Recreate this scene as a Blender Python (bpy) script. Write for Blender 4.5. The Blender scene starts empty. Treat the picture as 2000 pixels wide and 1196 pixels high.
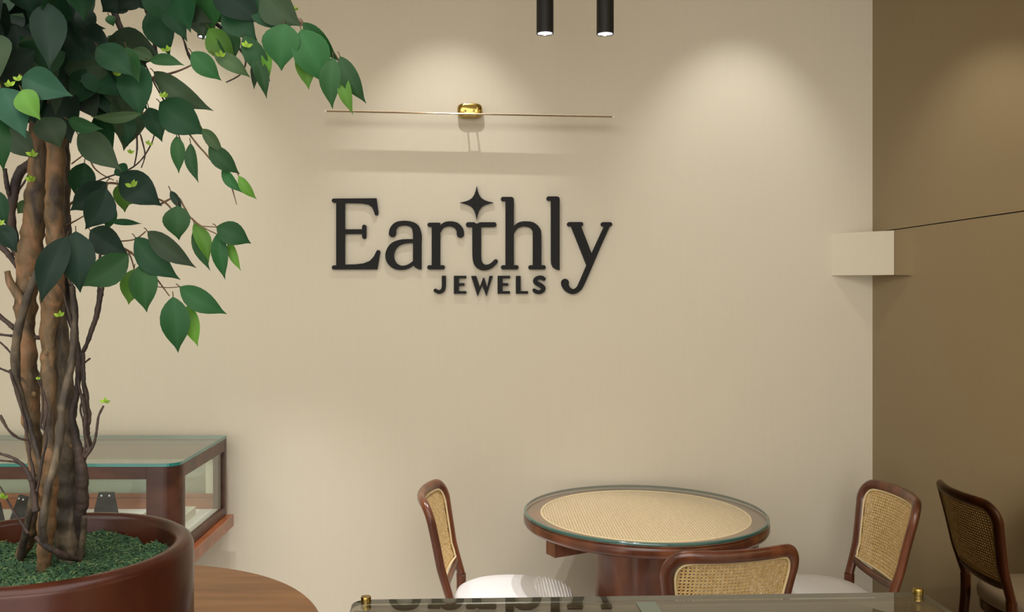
import bpy, math, random
from mathutils import Vector, Matrix, noise
random.seed(7)
PI = math.pi
S = bpy.context.scene
C = S.collection
# ------------------------------------------------------------------ camera
F, CX, CY, EYE = 1780.0, 940.0, 565.0, 1.6
def P(x, y, d):                      # a point of the place seen at photo pixel (x, y) at distance d
    return Vector(((x-CX)/F*d, d, EYE+(CY-y)/F*d))
cam = bpy.data.objects.new('camera', bpy.data.cameras.new('camera'))
C.objects.link(cam); S.camera = cam
cam.location = (0, 0, EYE); cam.rotation_euler = (PI/2, 0, 0)
cam.data.sensor_width = 36; cam.data.lens = F/2000*36
cam.data.shift_x = (1000-CX)/2000; cam.data.shift_y = -(598-CY)/2000
cam.data.clip_start = 0.05
# ------------------------------------------------------------------ view + world
S.view_settings.view_transform = 'Standard'; S.view_settings.look = 'None'
S.view_settings.gamma = 1; S.view_settings.use_curve_mapping = False
S.view_settings.exposure = 0.58
W = bpy.data.worlds.new('world'); S.world = W; W.use_nodes = True
W.node_tree.nodes['Background'].inputs[0].default_value = (1.0, 0.99, 0.97, 1)
W.node_tree.nodes['Background'].inputs[1].default_value = 1.68
YW, XM, ZC = 4.0, 1.717, 3.08       # back wall, mirror wall, ceiling
def spot(name, loc, target, power, size, blend, col=(1, .87, .70), rad=.02):
    l = bpy.data.lights.new(name, 'SPOT'); l.energy = power; l.spot_size = math.radians(size)
    l.spot_blend = blend; l.color = col; l.shadow_soft_size = rad
    o = bpy.data.objects.new(name, l); C.objects.link(o); o.location = loc
    o.rotation_euler = (Vector(target)-Vector(loc)).to_track_quat('-Z', 'Y').to_euler()
    return o
WASH = 14
for i, sx in enumerate((-1.40, -.146, 1.112)):   # recessed wall washers
    L = .64; t = math.radians(32)
    spot('wall_washer_light', (sx, YW-L, ZC-.02), (sx, YW-L+math.sin(t), ZC-.02-math.cos(t)), WASH, 61, .9, (1, .99, .98), .012)
PEND = [(403, 73, 3.25), (550, 73, 3.25), (1064.5, 66, 3.3), (1182, 67, 3.3)]
for (x, y, d) in PEND:
    p = P(x, y, d)
    spot('pendant_light', p+Vector((0, 0, -.004)), p+Vector((0, 0, -1)), 34 if x < 700 else 42, 60 if x < 700 else 48, .6, (1, .98, 1), .005)
def area(name, loc, sx, sy, power, col):
    l = bpy.data.lights.new(name, 'AREA'); l.shape = 'RECTANGLE'; l.size = sx; l.size_y = sy
    l.energy = power; l.color = col
    o = bpy.data.objects.new(name, l); C.objects.link(o); o.location = loc
area('ceiling_fill', (-.9, .5, ZC-.03), 3.4, 2.0, 52, (1, .98, .95))  # unseen broad area lights, added to raise the ambient level
area('ceiling_fill', (0, -1.8, ZC-.03), 3.0, 1.0, 55, (1, .98, .95))

# ------------------------------------------------------------------ helpers
def srgb(r, g, b):
    f = lambda c: (c/255/12.92) if c/255 <= .04045 else ((c/255+.055)/1.055)**2.4
    return (f(r), f(g), f(b), 1)
def newmat(name):
    m = bpy.data.materials.new(name); m.use_nodes = True
    nt = m.node_tree; return m, nt, nt.nodes['Principled BSDF']
def plain(name, col, rough=.5, metal=0, coat=0, spec=None, emit=None, es=1):
    m, nt, b = newmat(name)
    b.inputs['Base Color'].default_value = col; b.inputs['Roughness'].default_value = rough
    b.inputs['Metallic'].default_value = metal; b.inputs['Coat Weight'].default_value = coat
    if spec is not None: b.inputs['Specular IOR Level'].default_value = spec
    if emit: b.inputs['Emission Color'].default_value = emit; b.inputs['Emission Strength'].default_value = es
    return m
def noisy(name, cols, scale=(4, 4, 4), rough=.5, bump=0, bscale=60, detail=4, coat=0, spec=None, pos=(.35, .65), distort=0):
    m, nt, b = newmat(name); N = nt.nodes; Lk = nt.links
    tc = N.new('ShaderNodeTexCoord'); mp = N.new('ShaderNodeMapping'); mp.inputs['Scale'].default_value = scale
    nz = N.new('ShaderNodeTexNoise'); nz.inputs['Scale'].default_value = 1; nz.inputs['Detail'].default_value = detail
    nz.inputs['Distortion'].default_value = distort
    cr = N.new('ShaderNodeValToRGB'); e = cr.color_ramp.elements
    e[0].position = pos[0]; e[0].color = cols[0]; e[1].position = pos[1]; e[1].color = cols[-1]
    if len(cols) == 3: k = e.new((pos[0]+pos[1])/2); k.color = cols[1]
    Lk.new(tc.outputs['Object'], mp.inputs['Vector']); Lk.new(mp.outputs[0], nz.inputs['Vector'])
    Lk.new(nz.outputs['Fac'], cr.inputs['Fac']); Lk.new(cr.outputs[0], b.inputs['Base Color'])
    b.inputs['Roughness'].default_value = rough; b.inputs['Coat Weight'].default_value = coat
    b.inputs['Coat Roughness'].default_value = .12
    if spec is not None: b.inputs['Specular IOR Level'].default_value = spec
    if bump:
        n2 = N.new('ShaderNodeTexNoise'); n2.inputs['Scale'].default_value = bscale; n2.inputs['Detail'].default_value = 3
        bp = N.new('ShaderNodeBump'); bp.inputs['Strength'].default_value = bump; bp.inputs['Distance'].default_value = .002
        Lk.new(tc.outputs['Object'], n2.inputs['Vector']); Lk.new(n2.outputs['Fac'], bp.inputs['Height'])
        Lk.new(bp.outputs[0], b.inputs['Normal'])
    return m
def glass_mat(name, tint, ior=1.5, rough=.01):
    m = bpy.data.materials.new(name); m.use_nodes = True; nt = m.node_tree; N = nt.nodes; N.clear()
    o = N.new('ShaderNodeOutputMaterial'); mx = N.new('ShaderNodeMixShader'); fr = N.new('ShaderNodeFresnel')
    t = N.new('ShaderNodeBsdfTransparent'); g = N.new('ShaderNodeBsdfGlossy'); gm = N.new('ShaderNodeNewGeometry')
    fr.inputs['IOR'].default_value = ior; t.inputs[0].default_value = tint
    g.inputs[0].default_value = (1, 1, 1, 1); g.inputs['Roughness'].default_value = rough
    # fresnel of a thin sheet: same on both faces
    m1 = N.new('ShaderNodeMath'); m1.operation = 'SUBTRACT'; m1.inputs[0].default_value = 1.0
    mi = N.new('ShaderNodeMix'); mi.data_type = 'FLOAT'
    mi.inputs[2].default_value = ior; mi.inputs[3].default_value = 1/ior
    iv = N.new('ShaderNodeMath'); iv.operation = 'DIVIDE'; iv.inputs[0].default_value = 1
    nt.links.new(gm.outputs['Backfacing'], mi.inputs[0]); nt.links.new(mi.outputs[0], iv.inputs[1])
    nt.links.new(iv.outputs[0], m1.inputs[1])
    # Fresnel node flips IOR on back faces by itself; feed 1/ior there so both sides match
    mi2 = N.new('ShaderNodeMix'); mi2.data_type = 'FLOAT'; mi2.inputs[2].default_value = ior; mi2.inputs[3].default_value = 1/ior
    nt.links.new(gm.outputs['Backfacing'], mi2.inputs[0]); nt.links.new(mi2.outputs[0], fr.inputs['IOR'])
    nt.links.new(fr.outputs[0], mx.inputs[0]); nt.links.new(t.outputs[0], mx.inputs[1]); nt.links.new(g.outputs[0], mx.inputs[2])
    nt.links.new(mx.outputs[0], o.inputs[0])
    N.remove(m1); N.remove(mi); N.remove(iv)
    return m

class MB:
    def __init__(s): s.v = []; s.f = []; s.m = []; s.cur = 0; s.col = []; s.c = (1, 1, 1, 1)
    def V(s, p): s.v.append(tuple(p)); s.col.append(s.c); return len(s.v)-1
    def Fc(s, *i): s.f.append(tuple(i)); s.m.append(s.cur)
    def box(s, x0, x1, y0, y1, z0, z1, M=None):
        ps = [(x, y, z) for x in (x0, x1) for y in (y0, y1) for z in (z0, z1)]
        if M is not None: ps = [M @ Vector(p) for p in ps]
        i = [s.V(p) for p in ps]
        for q in ((0, 1, 3, 2), (4, 6, 7, 5), (0, 4, 5, 1), (2, 3, 7, 6), (0, 2, 6, 4), (1, 5, 7, 3)): s.Fc(*[i[k] for k in q])
    def lathe(s, prof, cx=0, cy=0, n=64, cap=True):
        R = []
        for (r, z) in prof: R.append([s.V((cx+r*math.cos(2*PI*k/n), cy+r*math.sin(2*PI*k/n), z)) for k in range(n)])
        for a, b in zip(R[:-1], R[1:]):
            for k in range(n): s.Fc(a[k], a[(k+1) % n], b[(k+1) % n], b[k])
        if cap: s.Fc(*R[0][::-1]); s.Fc(*R[-1])
    def tube(s, pts, rad, n=10, closed=False, side=None, flat=1.0, cap=True):
        pts = [Vector(p) for p in pts]; m = len(pts)
        if not hasattr(rad, '__len__'): rad = [rad]*m
        rings = []; prev = None
        for i, p in enumerate(pts):
            if closed: t = pts[(i+1) % m]-pts[i-1]
            else: t = pts[min(i+1, m-1)]-pts[max(i-1, 0)]
            if t.length < 1e-9: t = Vector((0, 0, 1))
            t.normalize()
            if side is not None:
                sd = side[i] if isinstance(side, list) else Vector(side)
                a = sd-t*sd.dot(t)
            elif prev is None:
                a = Vector((1, 0, 0)) if abs(t.x) < .9 else Vector((0, 1, 0)); a = a-t*a.dot(t)
            else: a = prev-t*prev.dot(t)
            if a.length < 1e-6: a = t.orthogonal()
            a.normalize(); prev = a; b = t.cross(a)
            rings.append([s.V(p+rad[i]*(a*math.cos(2*PI*k/n)*flat+b*math.sin(2*PI*k/n))) for k in range(n)])
        for i in range(m if closed else m-1):
            A, B = rings[i], rings[(i+1) % m]
            for k in range(n): s.Fc(A[k], A[(k+1) % n], B[(k+1) % n], B[k])
        if cap and not closed: s.Fc(*rings[0][::-1]); s.Fc(*rings[-1])
    def prism(s, poly, y0, y1, Pf):          # poly in 2-D, Pf(u,v,y)->3-D ; y0 is the front
        a = [s.V(Pf(u, v, y0)) for u, v in poly]; b = [s.V(Pf(u, v, y1)) for u, v in poly]; n = len(poly)
        s.Fc(*a); s.Fc(*b[::-1])
        for k in range(n): s.Fc(a[k], b[k], b[(k+1) % n], a[(k+1) % n])
    def build(s, name, mats, parent=None, smooth=True, ang=40, bevel=0, kind=None, sub=0):
        me = bpy.data.meshes.new(name); me.from_pydata(s.v, [], s.f)
        if not isinstance(mats, (list, tuple)): mats = [mats]
        for m in mats: me.materials.append(m)
        me.polygons.foreach_set('material_index', s.m)
        if any(c != (1, 1, 1, 1) for c in s.col):
            at = me.color_attributes.new('Col', 'FLOAT_COLOR', 'POINT')
            at.data.foreach_set('color', [x for c in s.col for x in c])
        me.update(); me.validate()
        if smooth:
            me.polygons.foreach_set('use_smooth', [True]*len(me.polygons))
            me.set_sharp_from_angle(angle=math.radians(ang))
        o = bpy.data.objects.new(name, me); C.objects.link(o)
        if parent: o.parent = parent
        if bevel:
            b = o.modifiers.new('b', 'BEVEL'); b.width = bevel; b.segments = 3; b.limit_method = 'ANGLE'; b.angle_limit = math.radians(40)
        if kind: o['kind'] = kind
        return o
def tag(o, label=None, cat=None, group=None, kind=None):
    for k, v in (('label', label), ('category', cat), ('group', group), ('kind', kind)):
        if v: o[k] = v
    return o
def empty(name, loc, rz=0):
    o = bpy.data.objects.new(name, None); C.objects.link(o); o.location = loc; o.rotation_euler = (0, 0, rz)
    o.empty_display_size = .05; return o
def copy_tree(o, parent=None):
    c = o.copy(); C.objects.link(c)
    if parent: c.parent = parent
    for ch in [x for x in list(C.objects) if x.parent is o]: copy_tree(ch, c)
    return c
def cr(pts, n=6, closed=False):              # Catmull-Rom through tuples of any length
    out = []; m = len(pts)
    for i in range(m if closed else m-1):
        g = lambda k: pts[k % m] if closed else pts[max(0, min(m-1, k))]
        p0, p1, p2, p3 = g(i-1), g(i), g(i+1), g(i+2)
        for j in range(n):
            t = j/n
            out.append(tuple(.5*((2*b)+(-a+c)*t+(2*a-5*b+4*c-d)*t*t+(-a+3*b-3*c+d)*t**3) for a, b, c, d in zip(p0, p1, p2, p3)))
    if not closed: out.append(tuple(pts[-1]))
    return out

# ------------------------------------------------------------------ materials
M_wall = noisy('cream_wallcovering', (srgb(213, 204, 183), srgb(214, 205, 184)), (60, 60, 3), .75, .03, 220, 2)
M_ceil = plain('ceiling_paint', srgb(225, 218, 205), .8)
M_floor = noisy('grey_marble', (srgb(150, 145, 136), srgb(196, 192, 184), srgb(226, 222, 214)), (1.3, 1.3, 1.3), .12, 0, 1, 8, 0, None, (.38, .62), 1.6)
M_mirror, _nt, _b = newmat('bronze_mirror')
_b.inputs['Base Color'].default_value = (.355, .28, .175, 1); _b.inputs['Metallic'].default_value = 1; _b.inputs['Roughness'].default_value = .012
M_gap = plain('seam_shadow_gap', srgb(25, 20, 15), .7)
M_black = plain('black_acrylic', srgb(22, 21, 19), .6, spec=.25)
M_lampblack = plain('black_powder_coat', srgb(32, 31, 27), .5, spec=.3)
M_lens = plain('lamp_lens', (.8, .85, 1, 1), .3, emit=(.78, .82, 1, 1), es=1.6)
M_refl = plain('lamp_reflector', srgb(235, 235, 245), .15, 1)
M_brass = plain('polished_brass', srgb(178, 152, 84), .16, 1)
M_steelgold = plain('champagne_metal', srgb(160, 142, 116), .25, 1)
M_wood = noisy('red_walnut_wood', (srgb(78, 40, 24), srgb(98, 53, 33), srgb(122, 69, 42)), (14, 14, 2.2), .28, 0, 1, 5, .3)
M_casewood = noisy('dark_walnut_wood', (srgb(62, 36, 26), srgb(76, 46, 33), srgb(90, 56, 41)), (3, 12, 12), .34, 0, 1, 5, .1, .35)
M_ledge = noisy('orange_teak_wood', (srgb(132, 72, 38), srgb(160, 88, 48)), (3, 12, 12), .3, 0, 1, 5, .3)
M_toptable = noisy('light_walnut_veneer', (srgb(122, 80, 42), srgb(138, 93, 52), srgb(150, 104, 60)), (3, 26, 5), .42, 0, 1, 6, .1)
M_planter = noisy('planter_wood', (srgb(44, 18, 9), srgb(57, 25, 13), srgb(68, 31, 17)), (10, 10, 3), .3, 0, 1, 5, .1, .22)
M_cane = noisy('woven_cane', (srgb(196, 160, 100), srgb(222, 192, 136)), (90, 90, 90), .5)
M_cane2 = noisy('pale_woven_cane', (srgb(212, 184, 138), srgb(234, 210, 168)), (90, 90, 90), .5)
M_bind = plain('cane_binding', srgb(226, 205, 158), .5)
M_white = plain('white_leather', srgb(228, 225, 222), .45)
M_glass = glass_mat('clear_glass', (.93, .97, .95, 1), 1.42)
M_glass2 = glass_mat('tabletop_glass', (.97, .97, .95, 1), 1.45)
M_cglass = glass_mat('counter_glass', (.7, .7, .64, 1), 1.8)
M_edge = plain('teal_glass_edge', srgb(38, 120, 112), .08, coat=.6)
M_edge2 = plain('green_glass_edge', srgb(50, 88, 80), .1, coat=.6)
M_cedge = plain('smoky_glass_edge', srgb(96, 92, 80), .15)
M_taupe = plain('taupe_rail', srgb(136, 112, 88), .4)
M_darkin = plain('dark_cabinet_lining', srgb(24, 19, 14), .8)
M_deck = plain('white_display_deck', srgb(236, 228, 220), .6)
M_cream = plain('cream_tray_leatherette', srgb(222, 214, 190), .5)
M_greyin = plain('grey_tray_lining', srgb(150, 148, 140), .8)
M_velvet = plain('black_velvet', srgb(10, 10, 13), .8, spec=.15)
M_pearl = plain('pearl', srgb(245, 240, 235), .15, coat=1)
M_frost = plain('pale_green_acrylic', srgb(96, 104, 90), .3)
M_bark = noisy('tan_bark', (srgb(46, 34, 22), srgb(92, 72, 44), srgb(128, 92, 60)), (30, 30, 12), .7, 1, 90, 8, 0, None, (.34, .66), 1.2)
M_bark2 = noisy('grey_bark', (srgb(38, 30, 24), srgb(66, 56, 42), srgb(98, 84, 64)), (34, 34, 12), .75, 1, 90, 8, 0, None, (.34, .66), 1.2)
M_vine = noisy('dark_vine', (srgb(34, 24, 20), srgb(64, 48, 38)), (40, 40, 20), .75, .8, 90, 4)
M_twig = plain('brown_twig', srgb(92, 66, 44), .6)
def leaf_mat():
    m, nt, b = newmat('ficus_leaf'); N = nt.nodes; Lk = nt.links
    a = N.new('ShaderNodeVertexColor'); a.layer_name = 'Col'
    b.inputs['Roughness'].default_value = .45; b.inputs['Specular IOR Level'].default_value = .16
    tr = N.new('ShaderNodeBsdfTranslucent'); mx = N.new('ShaderNodeMixShader'); mx.inputs[0].default_value = .18
    hs = N.new('ShaderNodeHueSaturation'); hs.inputs['Value'].default_value = 1.25; hs.inputs['Hue'].default_value = .48
    Lk.new(a.outputs[0], b.inputs['Base Color']); Lk.new(a.outputs[0], hs.inputs['Color']); Lk.new(hs.outputs[0], tr.inputs[0])
    Lk.new(b.outputs[0], mx.inputs[1]); Lk.new(tr.outputs[0], mx.inputs[2])
    Lk.new(mx.outputs[0], N['Material Output'].inputs[0]); return m
M_leaf = leaf_mat()
def moss_mat():
    m, nt, b = newmat('green_moss'); N = nt.nodes; Lk = nt.links
    a = N.new('ShaderNodeVertexColor'); a.layer_name = 'Col'
    Lk.new(a.outputs[0], b.inputs['Base Color']); b.inputs['Roughness'].default_value = .9; return m
M_moss = moss_mat()

# ------------------------------------------------------------------ room shell
def struct(name, m, mat, **k):
    o = m.build(name, mat, smooth=False, **k); o['kind'] = 'structure'; return o
m = MB(); m.box(-3.6, XM, YW, YW+.1, 0, ZC); struct('wall_back', m, M_wall)
m = MB(); m.box(-3.7, -3.6, -3, YW+.1, 0, ZC); struct('wall_left', m, M_wall)
m = MB(); m.box(-3.7, XM+.15, -3, YW+.1, -.1, 0); struct('floor', m, M_floor)
m = MB(); m.box(-3.7, XM+.15, -3, YW+.1, ZC, ZC+.1); struct('ceiling', m, M_ceil)
m = MB(); m.box(XM+.006, XM+.12, -3, YW+.1, 0, ZC); struct('wall_right', m, M_gap)
ZS = EYE+(CY-455)/F*YW
for (z0, z1, lb) in ((0.0, ZS-.002, 'large bronze mirror panel on right wall below the seam, reflecting a chair'),
                     (ZS+.002, ZC, 'bronze mirror panel on right wall above the thin black seam')):
    m = MB(); m.box(XM, XM+.006, -1.2, YW, z0, z1)
    tag(m.build('mirror_panel', M_mirror, smooth=False), lb, 'mirror')
# corner box: a wedge with a diagonal face between wall and mirror
m = MB(); xl = (1624-CX)/F*YW; yb = XM*F/(1747-CX)
zt, zb = ZS-.003, EYE+(CY-538)/F*((YW+yb)/2)
pl = [(xl, YW), (XM-.0005, yb), (XM-.0005, YW)]
a = [m.V((x, y, zt)) for x, y in pl]; b = [m.V((x, y, zb)) for x, y in pl]
m.Fc(*a); m.Fc(*b[::-1])
for k in range(3): m.Fc(a[k], b[k], b[(k+1) % 3], a[(k+1) % 3])
tag(m.build('corner_box', M_wall, smooth=False, bevel=.002), 'small cream boxed-in cover with slanted face, high in the corner beside the mirror', 'box')

# ------------------------------------------------------------------ wall sign
YS = YW-.016
def wp(u, v, y):        # zoomed-sign units -> wall
    px, py = 620+u/3.3333, 340+v/3.3333
    return ((px-CX)/F*YS, y, EYE+(CY-py)/F*YS)
sign = empty('wall_sign', wp(1000, 622, YW))
tag(sign, "raised black lettering reading 'Earthly JEWELS' with a four-pointed star on the cream wall", 'sign')
INV = Matrix.Translation(-Vector(sign.location))
class G(MB):
    lay = 0
    Y0, Y1 = YW-.018, YW-.004
    def pf(s, u, v, y): return INV @ Vector(wp(u, v, y))
    def poly(s, pts): s.lay += 1; s.prism([(float(a), float(b)) for a, b in pts], s.Y0-s.lay*6e-6, s.Y1, s.pf)
    def rect(s, x0, y0, x1, y1): s.poly([(x0, y0), (x1, y0), (x1, y1), (x0, y1)])
    def disc(s, x, y, r): s.poly([(x+r*math.cos(2*PI*k/24), y+r*math.sin(2*PI*k/24)) for k in range(24)])
    def pill(s, x0, y0, x1, y1, r):
        a = math.atan2(y1-y0, x1-x0); pts = []
        for k in range(13): t = a+PI/2+PI*k/12; pts.append((x0+r*math.cos(t), y0+r*math.sin(t)))
        for k in range(13): t = a-PI/2+PI*k/12; pts.append((x1+r*math.cos(t), y1+r*math.sin(t)))
        s.poly(pts)
    def stroke(s, pts, c0=True, c1=True, n=6):
        q = cr(pts, n); m = len(q); L = []; R = []
        for i, (x, y, w) in enumerate(q):
            x0, y0, _ = q[max(i-1, 0)]; x1, y1, _ = q[min(i+1, m-1)]
            d = math.hypot(x1-x0, y1-y0) or 1; nx, ny = -(y1-y0)/d, (x1-x0)/d
            L.append((x+nx*w/2, y+ny*w/2)); R.append((x-nx*w/2, y-ny*w/2))
        for i in range(m-1): s.poly([L[i], L[i+1], R[i+1], R[i]])
        if c0: s.disc(q[0][0], q[0][1], q[0][2]/2)
        if c1: s.disc(q[-1][0], q[-1][1], q[-1][2]/2)
        for i in range(3, m-1, 3): s.disc(q[i][0], q[i][1], q[i][2]/2)
    def done(s, lb=None, nm='letter'):
        # hidden stand-off pegs hold the letter on the wall
        us = [v for v in s.v]; cx = sum(v[0] for v in us)/len(us); 
        o = s.build(nm, M_black, sign, smooth=False)
        return o
g = G(); g.rect(122, 160, 179, 622); g.disc(107, 173, 13.5); g.disc(107, 609, 13.5)
g.poly([(107, 160), (384, 158), (397, 255), (393, 267), (383, 271), (374, 266), (368, 245), (355, 217), (330, 199), (290, 192), (107, 187)])
g.rect(179, 360, 300, 391); g.pill(304.5, 344, 304.5, 409, 14)
g.poly([(107, 596), (179, 590), (250, 588), (300, 582), (340, 566), (365, 540), (378, 515), (384, 502), (393, 495), (403, 497), (409, 508), (390, 622), (107, 622)]); g.done()
g = G(); g.stroke([(488, 388, 47), (493, 358, 42), (518, 329, 34), (563, 320, 31), (608, 327, 35), (638, 350, 48), (650, 395, 56), (650, 440, 57)], c1=False)
g.poly([(622, 400), (678, 400), (678, 622), (655, 620), (635, 608), (622, 590)])
g.stroke([(640, 437, 25), (580, 438, 28), (530, 448, 36), (491, 475, 50), (471, 520, 56), (476, 562, 54), (503, 597, 42), (545, 611, 29), (588, 604, 26), (622, 582, 24), (640, 562, 22)]); g.done()
g = G(); g.rect(744, 318, 800, 622); g.pill(730, 331, 786, 331, 14); g.pill(728, 608, 816, 608, 14)
g.stroke([(792, 375, 22), (808, 345, 27), (835, 328, 32), (870, 325, 34), (905, 337, 40), (927, 365, 46), (931, 391, 49)], c0=False); g.done()
g = G(); g.pill(982, 330, 1016, 330, 16); g.pill(1060, 330, 1150, 330, 16); g.rect(1010, 322, 1066, 346)
g.stroke([(1037, 335, 58), (1037, 450, 58), (1038, 545, 57), (1048, 583, 54), (1070, 604, 45), (1098, 609, 36), (1127, 600, 32), (1147, 584, 30), (1161, 569, 28)], c0=False); g.done()
g = G(); g.poly([(1208, 149), (1262, 149), (1274, 154), (1279, 166), (1279, 622), (1224, 622), (1224, 177), (1208, 177)]); g.disc(1208, 163, 14)
g.pill(1208, 608, 1296, 608, 14); g.pill(1387, 608, 1473, 608, 14)
g.stroke([(1268, 385, 24), (1288, 350, 28), (1318, 330, 33), (1355, 325, 34), (1398, 335, 42), (1425, 365, 52), (1430, 410, 56), (1430, 615, 56)], c0=False, c1=False); g.done()
g = G(); g.poly([(1505, 146), (1560, 146), (1572, 150), (1577, 162), (1577, 627), (1552, 621), (1532, 607), (1522, 585), (1520, 560), (1520, 174), (1505, 174)]); g.disc(1505, 160, 14); g.done()
g = G(); g.pill(1639, 327, 1717, 327, 14); g.pill(1859, 328, 1905, 328, 14)
g.poly([(1648, 335), (1714, 335), (1790, 530), (1757, 608)])
g.stroke([(1888, 335, 34), (1830, 462, 36), (1770, 600, 38), (1722, 710, 37), (1700, 748, 34), (1667, 766, 33), (1633, 753, 38), (1614, 726, 46), (1612, 708, 51)], c0=False); g.done()
g = G(); g.stroke([(823, 663, 27), (823, 700, 27), (822, 738, 27), (812, 760, 26), (793, 769, 25), (775, 763, 24), (762, 754, 21)], c0=False, c1=False); g.done()
def Egl(x):
    g = G(); g.rect(x, 663, x+33, 780); g.rect(x, 663, x+81, 680); g.rect(x, 711, x+69, 728); g.rect(x, 763, x+81, 780); g.done()
Egl(888)
g = G(); g.poly([(1000, 664), (1034, 664), (1058, 735), (1078, 676), (1086, 676), (1105, 735), (1119, 664), (1142, 664), (1100, 797), (1073, 728), (1043, 797)]); g.done()
Egl(1173)
g = G(); g.rect(1292, 664, 1323, 780); g.rect(1292, 763, 1371, 780); g.done()
g = G(); g.stroke([(1482, 690, 20), (1465, 677, 26), (1445, 674, 25), (1425, 683, 27), (1418, 699, 28), (1430, 713, 29), (1450, 723, 30), (1468, 738, 29), (1470, 752, 28), (1458, 765, 27), (1438, 770, 25), (1419, 763, 26), (1406, 751, 18)], c0=False, c1=False); g.done()
st = empty('star_emblem', (0, 0, 0)); st.parent = sign
for k in range(4):
    g = G(); pet = [(0, -111), (7, -78), (16, -52), (30, -31), (2.5, -3.5), (-2.5, -3.5), (-30, -31), (-16, -52), (-7, -78)]
    c, s_ = math.cos(k*PI/2), math.sin(k*PI/2)
    g.poly([(1037+x*c-y*s_, 187+x*s_+y*c) for x, y in pet]); o = g.build('star_point', M_black, st, smooth=False)

# ------------------------------------------------------------------ picture light over the sign
pc = P(917, 221.5, 3.855)
pic = empty('picture_light', (pc.x, YW, pc.z)); tag(pic, 'slim brass picture light bar on a small rounded bracket above the lettering', 'wall lamp')
m = MB(); prof = []
pts = []
for k in range(32):
    a = 2*PI*k/32; c, s_ = math.cos(a), math.sin(a); e = .55
    pts.append((.0545*math.copysign(abs(c)**e, c), .031*math.copysign(abs(s_)**e, s_)))
rings = []
zc_off = (EYE+(CY-215.5)/F*3.96)-pc.z
for (sc, yy) in ((1, 0), (1, -.035), (.96, -.046), (.86, -.052), (.6, -.055)):
    rings.append([m.V((u*sc, yy, v*sc+zc_off)) for u, v in pts])
for A, B in zip(rings[:-1], rings[1:]):
    for k in range(32): m.Fc(A[k], A[(k+1) % 32], B[(k+1) % 32], B[k])
m.Fc(*rings[-1]); m.Fc(*rings[0][::-1]); m.build('bracket', M_brass, pic)
tilt = math.radians(1.15); sl = (pc.z-EYE)/pc.y
RT = Matrix.Rotation(tilt, 4, 'Y')
for sx in (-.018, .018):
    m = MB(); m.tube([(sx, -.05, zc_off-.004), (sx, -.10, zc_off-.012), (sx, -.125, -.004)], .0035, 8); m.build('arm', M_brass, pic)
m = MB(); half = 557/2/F*3.855
for (y0, y1, t) in ((-.152, -.112, .0018),):
    ps = []
    for x in (-half, half):
        for (yy) in (y0, y1):
            for dz in (-t, t):
                z = sl*(yy-(pc.y-YW))+dz
                ps.append(m.V(RT @ Vector((x, yy, z))))
    for q in ((0, 1, 3, 2), (4, 6, 7, 5), (0, 4, 5, 1), (2, 3, 7, 6), (0, 2, 6, 4), (1, 5, 7, 3)): m.Fc(*[ps[k] for k in q])
m.build('light_bar', M_steelgold, pic, smooth=False)
m = MB(); m.tube([RT @ Vector((-half, -.153, sl*(-.153+.145)-.003)), RT @ Vector((half, -.153, sl*(-.153+.145)-.003))], .0032, 8); m.build('front_rod', M_steelgold, pic)
for sx in (-1, 1):
    m = MB(); e0 = RT @ Vector((sx*half, -.153, sl*(-.008)-.003)); m.tube([e0, e0+Vector((sx*.006, 0, 0))], .006, 10); m.build('end_cap', M_pearl, pic)
m = MB(); m.box(-.024, .024, -.125, -.110, -.002, .012); m.build('hinge_block', M_brass, pic, bevel=.002)

# ------------------------------------------------------------------ pendant lamps
lab = ['black cylindrical pendant lamp partly hidden by the leaves, leftmost of the four',
       'black cylindrical pendant lamp behind the arching top branch, second from the left',
       'left one of the two unobstructed black cylindrical pendant lamps',
       'right one of the two unobstructed black cylindrical pendant lamps, nearer the table']
def make_pendant():
    r = empty('pendant_lamp', (0, 0, 0)); R = .031
    m = MB(); m.lathe([(R-.004, .012), (R-.003, 0), (R, 0), (R, .30), (.006, .305)], n=40, cap=False); m.build('lamp_body', M_lampblack, r)
    m = MB(); m.lathe([(R-.0035, .001), (R-.0045, .006)], n=40, cap=False); m.build('reflector', M_refl, r)
    m = MB(); m.lathe([(.0001, .004), (R-.005, .004)], n=40, cap=False); m.build('lens', M_lens, r)
    return r
proto = make_pendant()
for i, (x, y, d) in enumerate(PEND):
    o = proto if i == 0 else copy_tree(proto); p = P(x, y, d); o.location = p
    tag(o, lab[i], 'pendant lamp', 'black pendant lamps')
    m = MB(); m.tube([(0, 0, .3), (0, 0, ZC-p.z-.02)], .002, 6); m.build('cable', M_lampblack, o)
    m = MB(); m.lathe([(.03, ZC-p.z-.025), (.03, ZC-p.z)], n=24); m.build('ceiling_rose', M_lampblack, o)

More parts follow.
